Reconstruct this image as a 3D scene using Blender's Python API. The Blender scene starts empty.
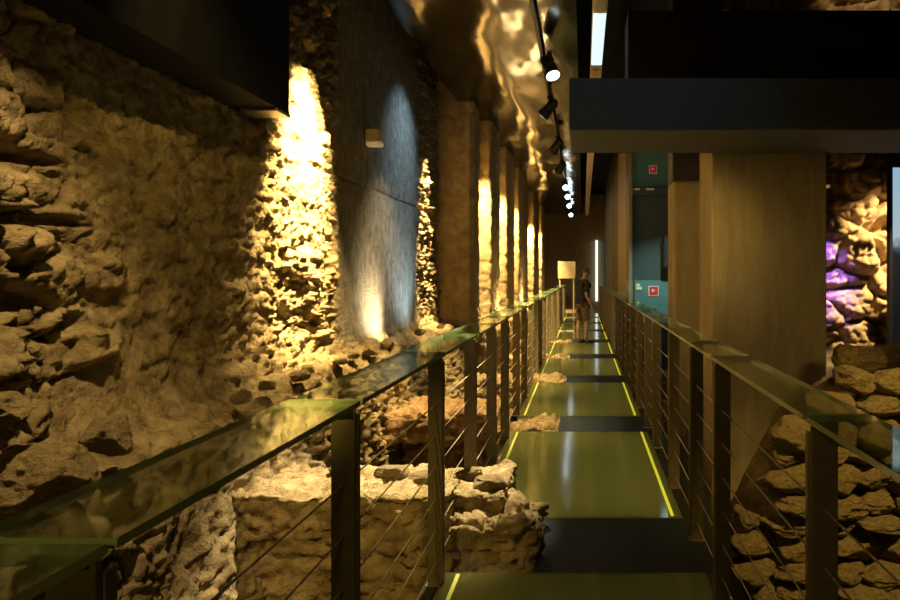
import bpy, bmesh, math, random
import numpy as np
from mathutils import Vector, Matrix

C = bpy.context.scene.collection
sc = bpy.context.scene
EYE = 1.55

# ------------------------------------------------------------------ camera
cam_d = bpy.data.cameras.new('camera')
cam = bpy.data.objects.new('camera', cam_d); C.objects.link(cam)
cam.location = (0, 0, EYE)
cam.rotation_euler = (math.pi/2, 0, 0)
cam_d.sensor_width = 36.0
cam_d.lens = 28.0
cam_d.shift_x = -133/900
cam_d.shift_y = -25/900
cam_d.clip_start = 0.05
sc.camera = cam

# ------------------------------------------------------------------ world, view
w = bpy.data.worlds.new('world'); sc.world = w; w.use_nodes = True
w.node_tree.nodes['Background'].inputs[0].default_value = (0.9, 0.7, 0.35, 1)
w.node_tree.nodes['Background'].inputs[1].default_value = 0.004
sc.view_settings.view_transform = 'Standard'
sc.view_settings.look = 'None'
sc.view_settings.gamma = 1
sc.view_settings.exposure = 0.0
try: sc.view_settings.use_curve_mapping = False
except Exception: pass

# ------------------------------------------------------------------ lamps of the room, plus added fill
WARM = (1.0, 0.70, 0.30); AMBER = (1.0, 0.66, 0.17); CREAM = (1.0, 0.80, 0.50); COOL = (0.55, 0.78, 1.0)
def aim(o, target):
    o.rotation_euler = (Vector(target) - o.location).to_track_quat('-Z', 'Y').to_euler()
def spot(name, loc, target, watts, color, cone=40, blend=0.6, r=0.03):
    l = bpy.data.lights.new(name, 'SPOT'); l.energy = watts; l.color = color
    l.spot_size = math.radians(cone); l.spot_blend = blend; l.shadow_soft_size = r
    o = bpy.data.objects.new(name, l); C.objects.link(o); o.location = loc; aim(o, target); return o
def point(name, loc, watts, color, r=0.08):
    l = bpy.data.lights.new(name, 'POINT'); l.energy = watts; l.color = color; l.shadow_soft_size = r
    o = bpy.data.objects.new(name, l); C.objects.link(o); o.location = loc; return o
def area(name, loc, target, watts, color, sx, sy):
    l = bpy.data.lights.new(name, 'AREA'); l.shape = 'RECTANGLE'; l.size = sx; l.size_y = sy; l.energy = watts; l.color = color
    o = bpy.data.objects.new(name, l); C.objects.link(o); o.location = loc; aim(o, target); return o

# big wall: bright pool, plaster spots
spot('wall_wash_lamp', (-1.35, 6.3, 4.25), (-2.42, 6.15, 2.55), 11500, WARM, 42, 1.0)
spot('wall_spill_lamp', (-1.85, 6.1, 4.38), (-2.38, 5.85, 1.2), 1500, WARM, 42, 1.0)
spot('ledge_spill_fill', (-1.3, 6.4, 3.9), (-2.12, 6.9, 0.8), 1100, WARM, 34, 1.0)  # added to imitate spill from the wall wash on the ledge
spot('wall_end_lamp', (-1.95, 10.85, 4.2), (-2.42, 10.85, 2.4), 5200, WARM, 30, 0.8)
spot('plaster_uplight', (-1.9, 8.15, 0.88), (-2.42, 8.08, 1.1), 170, CREAM, 100, 1.0)
spot('plaster_blue_uplight', (-1.6, 9.7, 0.9), (-2.42, 9.5, 1.5), 110, (0.55, 0.78, 1.0), 90, 1.0)
spot('plaster_blue_high_lamp', (-1.3, 9.6, 4.2), (-2.42, 9.5, 3.2), 130, (0.42, 0.68, 1.0), 80, 1.0)
spot('plaster_warm_lamp', (-0.9, 8.6, 3.6), (-2.42, 8.5, 1.5), 260, CREAM, 56, 1.0)
spot('near_wall_lamp', (-1.35, 2.0, 3.4), (-2.35, 2.7, 1.3), 360, WARM, 62, 0.9)
spot('middle_wall_lamp', (-1.4, 3.2, 3.5), (-2.4, 4.4, 1.7), 60, AMBER, 80, 1.0)
# ruins in the trench
spot('ruin_lamp', (-0.7, 5.6, 3.9), (-1.2, 4.45, 0.2), 3200, CREAM, 32, 0.8)
spot('second_ruin_lamp', (-0.6, 7.8, 4.1), (-1.0, 7.35, 0.2), 1700, WARM, 44, 0.9)
spot('trench_lamp', (-0.5, 9.0, 4.1), (-1.3, 10.0, 0.0), 2400, WARM, 44, 0.9)
spot('ruin_front_lamp', (-0.9, 1.4, 2.2), (-1.1, 4.0, -0.3), 200, AMBER, 36, 1.0)
# right side
spot('rubble_lamp', (2.6, 2.2, 3.4), (1.85, 4.3, 0.3), 560, AMBER, 38, 0.9)
spot('right_rock_lamp', (4.1, 7.1, 3.0), (3.5, 8.0, 1.9), 1300, WARM, 50, 0.8)
spot('rock_top_lamp', (3.0, 6.9, 5.2), (3.3, 8.0, 4.7), 60, WARM, 60, 0.8)
spot('right_ledge_lamp', (2.75, 6.15, 2.5), (2.6, 6.5, 0.7), 260, CREAM, 60, 0.9)
spot('purple_lamp', (2.45, 7.0, 2.6), (2.75, 8.0, 1.6), 900, (0.26, 0.12, 1.0), 30, 0.9)
spot('pillar_lamp', (1.9, 1.5, 2.2), (1.5, 5.95, 1.2), 95, AMBER, 40, 1.0, 0.2)
spot('far_pillar_lamp', (0.6, 4.6, 2.3), (1.1, 7.0, 1.5), 50, AMBER, 60, 1.0, 0.1)
spot('beam_cool_lamp', (0.4, 2.5, 4.3), (0.2, 5.0, 2.8), 22, (0.40, 0.75, 1.0), 60, 1.0, 0.2)
point('camera_side_fill', (-0.5, -0.9, 2.0), 26, AMBER, 0.2)  # added fill behind the camera to lift the dark railing posts
spot('teal_room_lamp', (1.75, 12.6, 3.1), (1.6, 14.5, 0.9), 220, (0.70, 1.0, 0.92), 60, 1.0)
point('teal_glow_lamp', (1.6, 12.9, 3.0), 4, (0.70, 1.0, 0.92), 0.15)
spot('far_room_lamp', (0.0, 24, 4.2), (-0.4, 29, 0.3), 380, CREAM, 60, 0.9)
spot('mid_walk_lamp', (-0.3, 13.0, 4.25), (-0.1, 16.3, 0.6), 200, WARM, 40, 0.9)

# ------------------------------------------------------------------ materials
def mat(name, color, rough=0.6, metal=0.0, spec=0.5, emit=None, emit_s=0.0):
    m = bpy.data.materials.new(name); m.use_nodes = True
    b = m.node_tree.nodes['Principled BSDF']
    b.inputs['Base Color'].default_value = (*color, 1); b.inputs['Roughness'].default_value = rough
    b.inputs['Metallic'].default_value = metal; b.inputs['Specular IOR Level'].default_value = spec
    if emit:
        b.inputs['Emission Color'].default_value = (*emit, 1); b.inputs['Emission Strength'].default_value = emit_s
    return m
def noisy(name, c1, c2, scale=6, detail=8, rough=0.9, metal=0.0, bump=0.3, bscale=40, bdist=0.02, spec=0.25, stretch=(1, 1, 1)):
    m = mat(name, c1, rough, metal, spec); nt = m.node_tree; b = nt.nodes['Principled BSDF']
    tc = nt.nodes.new('ShaderNodeTexCoord'); mp = nt.nodes.new('ShaderNodeMapping')
    mp.inputs['Scale'].default_value = stretch
    nt.links.new(tc.outputs['Object'], mp.inputs[0])
    n = nt.nodes.new('ShaderNodeTexNoise'); n.inputs['Scale'].default_value = scale; n.inputs['Detail'].default_value = detail
    n.inputs['Roughness'].default_value = 0.65
    nt.links.new(mp.outputs[0], n.inputs['Vector'])
    r = nt.nodes.new('ShaderNodeValToRGB')
    r.color_ramp.elements[0].position = 0.33; r.color_ramp.elements[0].color = (*c1, 1)
    r.color_ramp.elements[1].position = 0.67; r.color_ramp.elements[1].color = (*c2, 1)
    nt.links.new(n.outputs['Fac'], r.inputs[0]); nt.links.new(r.outputs[0], b.inputs['Base Color'])
    if bump:
        n2 = nt.nodes.new('ShaderNodeTexNoise'); n2.inputs['Scale'].default_value = bscale; n2.inputs['Detail'].default_value = 6
        n2.inputs['Roughness'].default_value = 0.7
        nt.links.new(mp.outputs[0], n2.inputs['Vector'])
        bp = nt.nodes.new('ShaderNodeBump'); bp.inputs['Strength'].default_value = bump; bp.inputs['Distance'].default_value = bdist
        nt.links.new(n2.outputs['Fac'], bp.inputs['Height']); nt.links.new(bp.outputs[0], b.inputs['Normal'])
    return m

M = {}
M['stone'] = noisy('sandstone rubble', (0.25, 0.18, 0.085), (0.50, 0.39, 0.21), 5, 10, 0.95, bump=0.7, bscale=28, bdist=0.03, spec=0.12)
M['stub'] = noisy('ruin stone', (0.21, 0.15, 0.065), (0.54, 0.42, 0.22), 8, 12, 0.95, bump=0.9, bscale=30, bdist=0.045, spec=0.12)
M['red_stone'] = noisy('reddish ruin stone', (0.20, 0.115, 0.05), (0.50, 0.34, 0.17), 8, 10, 0.95, bump=0.8, bscale=30, bdist=0.03, spec=0.12)
M['earth'] = noisy('trench earth', (0.12, 0.085, 0.045), (0.27, 0.20, 0.10), 6, 8, 0.95, bump=0.6, bscale=30, bdist=0.03, spec=0.1)
M['dark_rock'] = noisy('brown rock', (0.16, 0.11, 0.07), (0.42, 0.31, 0.18), 4, 10, 0.95, bump=0.6, bscale=25, bdist=0.03, spec=0.12)
M['concrete'] = noisy('board marked concrete', (0.27, 0.22, 0.14), (0.38, 0.31, 0.20), 14, 8, 0.9, bump=0.4, bscale=30, bdist=0.008, spec=0.15, stretch=(1, 1, 0.18))
M['beam'] = noisy('grey painted beam', (0.10, 0.105, 0.10), (0.13, 0.135, 0.13), 30, 4, 0.8, bump=0.15, bscale=120, bdist=0.003, spec=0.15)
M['black'] = noisy('black paint', (0.008, 0.008, 0.009), (0.014, 0.014, 0.015), 5, 2, 0.7, bump=0, spec=0.1)
M['black_metal'] = noisy('black powder coat', (0.012, 0.012, 0.013), (0.02, 0.02, 0.02), 40, 2, 0.45, bump=0, spec=0.3)
M['post'] = noisy('bronze grey steel', (0.17, 0.14, 0.08), (0.23, 0.185, 0.105), 18, 4, 0.5, metal=0.1, bump=0.08, bscale=150, bdist=0.002, spec=0.35)
M['frame'] = noisy('dark deck steel', (0.018, 0.017, 0.014), (0.03, 0.028, 0.022), 18, 4, 0.5, metal=0.3, bump=0, spec=0.35)
M['cable'] = mat('steel cable', (0.62, 0.54, 0.40), 0.4, 0.25)
M['steel'] = mat('brushed steel', (0.5, 0.46, 0.38), 0.3, 0.9)
M['slab'] = noisy('dark slate plate', (0.010, 0.020, 0.030), (0.016, 0.030, 0.042), 20, 5, 0.5, bump=0.08, bscale=160, bdist=0.002, spec=0.3)
M['teal'] = noisy('teal paint', (0.10, 0.24, 0.22), (0.12, 0.27, 0.25), 10, 3, 0.6, bump=0, spec=0.3)
M['teal_dark'] = noisy('grey teal paint', (0.06, 0.085, 0.085), (0.075, 0.10, 0.10), 10, 3, 0.7, bump=0, spec=0.2)
M['red'] = mat('sign red', (0.65, 0.03, 0.03), 0.5, emit=(0.8, 0.04, 0.03), emit_s=0.10)
M['white'] = mat('sign white', (0.8, 0.75, 0.68), 0.5, emit=(1, 0.85, 0.7), emit_s=0.06)
M['green_sign'] = mat('exit sign glow', (0.5, 0.7, 0.35), 0.5, emit=(0.45, 0.62, 0.28), emit_s=0.35)
M['extinguisher'] = mat('extinguisher red', (0.6, 0.05, 0.03), 0.3, emit=None)
M['cream'] = mat('cream lamp plastic', (0.80, 0.66, 0.40), 0.4)
M['cream_lens'] = mat('lamp lens', (0.8, 0.65, 0.35), 0.4, emit=(1.0, 0.75, 0.35), emit_s=0.18)
M['lens'] = mat('spot lens', (0.9, 0.95, 1), 0.2, emit=(0.75, 0.92, 1.0), emit_s=9.0)
M['tube'] = mat('lit tube', (0.9, 1, 1), 0.3, emit=(0.62, 0.95, 1.0), emit_s=1.1)
M['tube_dim'] = mat('unlit tube', (0.45, 0.38, 0.26), 0.35)
M['strip'] = mat('yellow led strip', (0.8, 0.8, 0.1), 0.4, emit=(0.75, 0.68, 0.03), emit_s=0.72)
M['strip_weak'] = mat('weak yellow led strip', (0.5, 0.5, 0.1), 0.4, emit=(0.50, 0.48, 0.04), emit_s=0.42)
M['daylight'] = mat('lit door glass', (0.8, 0.9, 1), 0.3, emit=(0.78, 0.92, 1.0), emit_s=1.6)
M['panel_lit'] = noisy('pale timber board', (0.42, 0.31, 0.16), (0.55, 0.42, 0.22), 6, 3, 0.6, bump=0, stretch=(1, 1, 8))
M['grey_panel'] = noisy('grey wall board', (0.10, 0.11, 0.11), (0.13, 0.14, 0.14), 4, 3, 0.6, bump=0)
M['tan_panel'] = noisy('tan wall board', (0.20, 0.15, 0.075), (0.26, 0.20, 0.10), 5, 3, 0.6, bump=0)
M['brown_panel'] = noisy('brown wall board', (0.06, 0.045, 0.03), (0.09, 0.065, 0.04), 5, 3, 0.6, bump=0)
M['skin'] = mat('skin', (0.30, 0.17, 0.10), 0.55)
M['shirt'] = noisy('dark shirt', (0.018, 0.019, 0.018), (0.03, 0.03, 0.028), 30, 4, 0.9, bump=0.2, bscale=60, bdist=0.005)
M['shorts'] = noisy('brown shorts', (0.10, 0.065, 0.032), (0.14, 0.09, 0.045), 30, 4, 0.9, bump=0.2, bscale=60, bdist=0.005)
M['shoe'] = mat('black shoe', (0.012, 0.012, 0.012), 0.6)
M['hair'] = noisy('brown hair', (0.05, 0.03, 0.015), (0.09, 0.055, 0.025), 60, 3, 0.8, bump=0.3, bscale=90, bdist=0.004)

def glass_mat(name, tint, refl=1.0):
    m = bpy.data.materials.new(name); m.use_nodes = True; nt = m.node_tree
    for n in list(nt.nodes): nt.nodes.remove(n)
    out = nt.nodes.new('ShaderNodeOutputMaterial'); mix = nt.nodes.new('ShaderNodeMixShader')
    tr = nt.nodes.new('ShaderNodeBsdfTransparent'); tr.inputs[0].default_value = (*tint, 1)
    gl = nt.nodes.new('ShaderNodeBsdfGlossy'); gl.inputs['Roughness'].default_value = 0.04; gl.inputs[0].default_value = (0.9, 1.0, 0.9, 1)
    fr = nt.nodes.new('ShaderNodeFresnel'); fr.inputs[0].default_value = 1.5
    mu = nt.nodes.new('ShaderNodeMath'); mu.operation = 'MULTIPLY'; mu.inputs[1].default_value = refl; mu.use_clamp = True
    nt.links.new(fr.outputs[0], mu.inputs[0]); nt.links.new(mu.outputs[0], mix.inputs[0])
    nt.links.new(tr.outputs[0], mix.inputs[1]); nt.links.new(gl.outputs[0], mix.inputs[2]); nt.links.new(mix.outputs[0], out.inputs[0])
    return m
M['rail_glass'] = glass_mat('rail glass', (0.95, 0.97, 0.92), 0.5)
M['glass_edge'] = mat('green glass edge', (0.36, 0.48, 0.24), 0.15, 0.0, 0.8)  # base lightened to imitate the glow of light passing through the glass

def floor_glass(name, tint):
    m = bpy.data.materials.new(name); m.use_nodes = True; nt = m.node_tree
    for n in list(nt.nodes): nt.nodes.remove(n)
    out = nt.nodes.new('ShaderNodeOutputMaterial'); mix = nt.nodes.new('ShaderNodeMixShader'); add = nt.nodes.new('ShaderNodeMixShader')
    tr = nt.nodes.new('ShaderNodeBsdfTranslucent'); tr.inputs[0].default_value = (*tint, 1)
    df = nt.nodes.new('ShaderNodeBsdfDiffuse'); df.inputs[0].default_value = (0.10, 0.11, 0.05, 1)
    add.inputs[0].default_value = 0.25
    nt.links.new(tr.outputs[0], add.inputs[1]); nt.links.new(df.outputs[0], add.inputs[2])
    gl = nt.nodes.new('ShaderNodeBsdfGlossy'); gl.inputs['Roughness'].default_value = 0.10
    fr = nt.nodes.new('ShaderNodeFresnel'); fr.inputs[0].default_value = 1.5
    tc = nt.nodes.new('ShaderNodeTexCoord'); n = nt.nodes.new('ShaderNodeTexNoise'); n.inputs['Scale'].default_value = 5
    nt.links.new(tc.outputs['Object'], n.inputs['Vector'])
    mr = nt.nodes.new('ShaderNodeMapRange'); mr.inputs[3].default_value = 0.04; mr.inputs[4].default_value = 0.16
    nt.links.new(n.outputs['Fac'], mr.inputs[0]); nt.links.new(mr.outputs[0], gl.inputs['Roughness'])
    nt.links.new(fr.outputs[0], mix.inputs[0]); nt.links.new(add.outputs[0], mix.inputs[1]); nt.links.new(gl.outputs[0], mix.inputs[2])
    nt.links.new(mix.outputs[0], out.inputs[0])
    return m
M['floor_glass'] = floor_glass('frosted floor glass', (0.70, 0.70, 0.34))

def foil_mat():
    m = mat('wavy bronze foil', (0.035, 0.028, 0.013), 0.16, 1.0); nt = m.node_tree; b = nt.nodes['Principled BSDF']
    return m
M['foil'] = foil_mat()

# ------------------------------------------------------------------ numpy noise
def h32(ix, iy, iz, seed):
    h = (ix.astype(np.int64)*374761393 + iy.astype(np.int64)*668265263 + iz.astype(np.int64)*2147483647 % 4294967291 + seed*974711) & 0xffffffff
    h = ((h ^ (h >> 13)) * 1274126177) & 0xffffffff
    h = ((h ^ (h >> 16)) * 2246822519) & 0xffffffff
    h = h ^ (h >> 15)
    return (h & 0xffffff) / float(0x1000000)
def vnoise(x, y, z, seed=0):
    ix, iy, iz = np.floor(x).astype(np.int64), np.floor(y).astype(np.int64), np.floor(z).astype(np.int64)
    fx, fy, fz = x-ix, y-iy, z-iz
    ux, uy, uz = [f*f*(3-2*f) for f in (fx, fy, fz)]
    def L(a, b, t): return a+(b-a)*t
    c = lambda i, j, k: h32(ix+i, iy+j, iz+k*7919, seed)
    x00 = L(c(0,0,0), c(1,0,0), ux); x10 = L(c(0,1,0), c(1,1,0), ux)
    x01 = L(c(0,0,1), c(1,0,1), ux); x11 = L(c(0,1,1), c(1,1,1), ux)
    return L(L(x00, x10, uy), L(x01, x11, uy), uz)*2-1
def fbm(x, y, z, seed=0, oct=4, gain=0.5):
    a, s, t = 1.0, 0.0, 0.0
    for o in range(oct):
        s = s + a*vnoise(x, y, z, seed+o*17); t += a; a *= gain; x, y, z = x*2.03+3.1, y*2.03+1.7, z*2.03+5.3
    return s/t
def worley2(u, v, seed=0, jit=0.85):
    iu, iv = np.floor(u).astype(np.int64), np.floor(v).astype(np.int64)
    f1 = np.full(u.shape, 9.0); f2 = np.full(u.shape, 9.0); idv = np.zeros(u.shape)
    z0 = np.zeros_like(iu)
    for i in (-1, 0, 1):
        for j in (-1, 0, 1):
            a, b = iu+i, iv+j
            px = a+0.5+jit*(h32(a, b, z0, seed)-0.5); py = b+0.5+jit*(h32(a, b, z0, seed+1)-0.5)
            d = np.hypot(u-px, v-py); cid = h32(a, b, z0, seed+2)
            near = d < f1
            f2 = np.where(near, f1, np.minimum(f2, d)); idv = np.where(near, cid, idv); f1 = np.where(near, d, f1)
    return f1, f2, idv
def worley3(x, y, z, seed=0, jit=0.8):
    ia = [np.floor(q).astype(np.int64) for q in (x, y, z)]
    f1 = np.full(x.shape, 9.0); f2 = np.full(x.shape, 9.0); idv = np.zeros(x.shape)
    for i in (-1, 0, 1):
        for j in (-1, 0, 1):
            for k in (-1, 0, 1):
                a, b, c = ia[0]+i, ia[1]+j, ia[2]+k
                px = a+0.5+jit*(h32(a, b, c*7919, seed)-0.5); py = b+0.5+jit*(h32(a, b, c*7919, seed+1)-0.5); pz = c+0.5+jit*(h32(a, b, c*7919, seed+2)-0.5)
                d = np.sqrt((x-px)**2+(y-py)**2+(z-pz)**2); cid = h32(a, b, c*7919, seed+3)
                near = d < f1
                f2 = np.where(near, f1, np.minimum(f2, d)); idv = np.where(near, cid, idv); f1 = np.where(near, d, f1)
    return f1, f2, idv
def sstep(a, b, x):
    t = np.clip((x-a)/(b-a), 0, 1); return t*t*(3-2*t)

# ------------------------------------------------------------------ object helpers
def link(name, me, m, parent=None, smooth=False):
    o = bpy.data.objects.new(name, me); C.objects.link(o)
    for mm in (m if isinstance(m, (list, tuple)) else [m]): me.materials.append(mm)
    if parent is not None: o.parent = parent
    if smooth:
        me.polygons.foreach_set('use_smooth', np.ones(len(me.polygons), bool))
    return o
def tag(o, label=None, cat=None, group=None, kind=None):
    if label: o['label'] = label
    if cat: o['category'] = cat
    if group: o['group'] = group
    if kind: o['kind'] = kind
    return o
def empty(name, loc, label, cat, group=None, rz=0):
    o = bpy.data.objects.new(name, None); C.objects.link(o); o.location = loc; o.rotation_euler = (0, 0, rz); o.empty_display_size = 0.1
    return tag(o, label, cat, group)
def grid_mesh(P):
    a, b = P.shape[:2]
    idx = np.arange(a*b).reshape(a, b)
    f = np.stack([idx[:-1, :-1], idx[1:, :-1], idx[1:, 1:], idx[:-1, 1:]], -1).reshape(-1, 4)
    me = bpy.data.meshes.new('surface')
    me.vertices.add(a*b); me.vertices.foreach_set('co', P.reshape(-1).astype(np.float32))
    me.loops.add(f.size); me.loops.foreach_set('vertex_index', f.reshape(-1).astype(np.int32))
    me.polygons.add(len(f)); me.polygons.foreach_set('loop_start', (np.arange(len(f))*4).astype(np.int32))
    me.polygons.foreach_set('loop_total', np.full(len(f), 4, np.int32))
    me.update(); me.validate(); return me
def grid_normals(P):
    du = np.gradient(P, axis=0); dv = np.gradient(P, axis=1)
    n = np.cross(du, dv); return n/np.maximum(np.linalg.norm(n, axis=-1, keepdims=True), 1e-9)

class MB:
    """collects simple solids into one mesh"""
    def __init__(s): s.bm = bmesh.new(); s.mi = 0
    def _mark(s, geom):
        for g in geom:
            if isinstance(g, bmesh.types.BMFace): g.material_index = s.mi
    def box(s, x0, x1, y0, y1, z0, z1, bev=0.0):
        r = bmesh.ops.create_cube(s.bm, size=1.0)
        vs = r['verts']
        for v in vs:
            v.co = Vector(((x0+x1)/2+v.co.x*(x1-x0), (y0+y1)/2+v.co.y*(y1-y0), (z0+z1)/2+v.co.z*(z1-z0)))
        if bev > 0:
            es = list({e for v in vs for e in v.link_edges})
            bmesh.ops.bevel(s.bm, geom=es, offset=bev, segments=2, affect='EDGES', profile=0.5)
        return s
    def tube(s, p0, p1, r0, r1=None, seg=10, cap=True):
        p0, p1 = Vector(p0), Vector(p1); r1 = r0 if r1 is None else r1
        d = p1-p0; q = d.to_track_quat('Z', 'Y').to_matrix().to_4x4()
        bmesh.ops.create_cone(s.bm, cap_ends=cap, segments=seg, radius1=r0, radius2=r1, depth=d.length, matrix=Matrix.Translation((p0+p1)/2) @ q)
        return s
    def lathe(s, prof, seg=20, mtx=None):
        rings = []
        for (r, z) in prof:
            rings.append([s.bm.verts.new((r*math.cos(2*math.pi*i/seg), r*math.sin(2*math.pi*i/seg), z)) for i in range(seg)])
        for a, b in zip(rings, rings[1:]):
            for i in range(seg): s.bm.faces.new((a[i], a[(i+1) % seg], b[(i+1) % seg], b[i]))
        s.bm.faces.new(list(reversed(rings[0]))); s.bm.faces.new(rings[-1])
        if mtx is not None: bmesh.ops.transform(s.bm, matrix=mtx, verts=[v for r in rings for v in r])
        return s
    def poly(s, pts, d):
        """extrude polygon pts (3d list) by vector d"""
        a = [s.bm.verts.new(p) for p in pts]; b = [s.bm.verts.new(Vector(p)+Vector(d)) for p in pts]
        s.bm.faces.new(a); s.bm.faces.new(list(reversed(b)))
        n = len(a)
        for i in range(n): s.bm.faces.new((a[i], b[i], b[(i+1) % n], a[(i+1) % n]))
        return s
    def build(s, name, m, parent=None, smooth=False):
        bmesh.ops.recalc_face_normals(s.bm, faces=s.bm.faces)
        me = bpy.data.meshes.new(name); s.bm.to_mesh(me); s.bm.free()
        return link(name, me, m, parent, smooth)
def solid(name, b, m, parent=None, bev=0.0):
    return MB().box(*b, bev=bev).build(name, m, parent)

def rough_block(size, res, seed, amp, cell, row=1.0, round_=0.12, fb=0.05, top_rough=0.0):
    """a closed masonry lump of about this size centred at the origin"""
    n = [max(3, int(round(s/res))) for s in size]
    ids = {}; pts = []; faces = []
    def vid(i, j, k):
        q = (i, j, k)
        if q not in ids: ids[q] = len(pts); pts.append(q)
        return ids[q]
    for ax in range(3):
        o = [a for a in range(3) if a != ax]
        for side in (0, n[ax]):
            for i in range(n[o[0]]):
                for j in range(n[o[1]]):
                    q = []
                    for (di, dj) in ((0, 0), (1, 0), (1, 1), (0, 1)):
                        c = [0, 0, 0]; c[ax] = side; c[o[0]] = i+di; c[o[1]] = j+dj; q.append(vid(*c))
                    if (side == 0) == (ax != 1): q.reverse()
                    faces.append(q)
    P = np.array(pts, float)/np.array(n)*2-1
    S = np.array(size)/2
    Q = P*S
    inner = np.clip(Q, -(S-round_), S-round_); d = Q-inner
    L = np.linalg.norm(d, axis=1, keepdims=True); N = d/np.maximum(L, 1e-9)
    Q = inner+N*round_
    x, y, z = Q[:, 0]+seed*3.3, Q[:, 1]+seed*1.7, Q[:, 2]
    wx = 0.45*cell*fbm(x*3.5, y*3.5, z*3.5, seed+5, 4, 0.6)
    f1, f2, cid = worley3((x+wx)/cell, (y+wx)/cell, (z+wx)/(cell*row), seed)
    e = f2-f1
    disp = amp*(sstep(0.0, 0.16, e)-1.0)*0.9 + amp*0.9*(cid-0.5) + fb*fbm(x*2.2, y*2.2, z*2.2, seed+9, 5, 0.55)
    disp = disp - 0.6*amp*(1-2.2*np.abs(fbm(x*6, y*6, z*6, seed+29, 4, 0.65))) + 0.8*amp*fbm(x*16, y*16, z*16, seed+30, 4, 0.65)
    if top_rough: disp = disp + top_rough*fbm(x*6, y*6, z*6, seed+19, 4, 0.6)*(N[:, 2] > 0.4)
    Q = Q+N*disp[:, None]
    me = bpy.data.meshes.new('block'); me.from_pydata(Q.tolist(), [], faces); me.update()
    bm = bmesh.new(); bm.from_mesh(me); bmesh.ops.recalc_face_normals(bm, faces=bm.faces); bm.to_mesh(me); bm.free()
    return me
def boulder_mesh(seed, sub=5):
    bm = bmesh.new(); bmesh.ops.create_icosphere(bm, subdivisions=sub, radius=1.0)
    rng = random.Random(seed)
    V = np.array([v.co[:] for v in bm.verts])
    planes = []
    for k in range(12):
        d = np.array([rng.gauss(0, 1) for _ in range(3)]); planes.append((d/np.linalg.norm(d), rng.uniform(0.62, 0.86)))
    for s in (-1, 1):
        planes += [(np.array((0, 0, s*1.0)), 0.74), (np.array((0, s*1.0, 0)), 0.8), (np.array((s*1.0, 0, 0)), 0.86)]
    for d, h in planes:
        t = V@d; V = V-np.outer(np.maximum(t-h, 0)*0.9, d)
    n = V/np.linalg.norm(V, axis=1, keepdims=True)
    V = V+n*(0.13*fbm(V[:, 0]*2+seed, V[:, 1]*2, V[:, 2]*2, seed, 6, 0.66)-0.05*(1-2*np.abs(fbm(V[:, 0]*3+seed, V[:, 1]*3, V[:, 2]*3, seed+3, 4, 0.6))))[:, None]
    for v, c in zip(bm.verts, V): v.co = c
    me = bpy.data.meshes.new('boulder'); bm.to_mesh(me); bm.free()
    me.polygons.foreach_set('use_smooth', np.ones(len(me.polygons), bool)); return me

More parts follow.
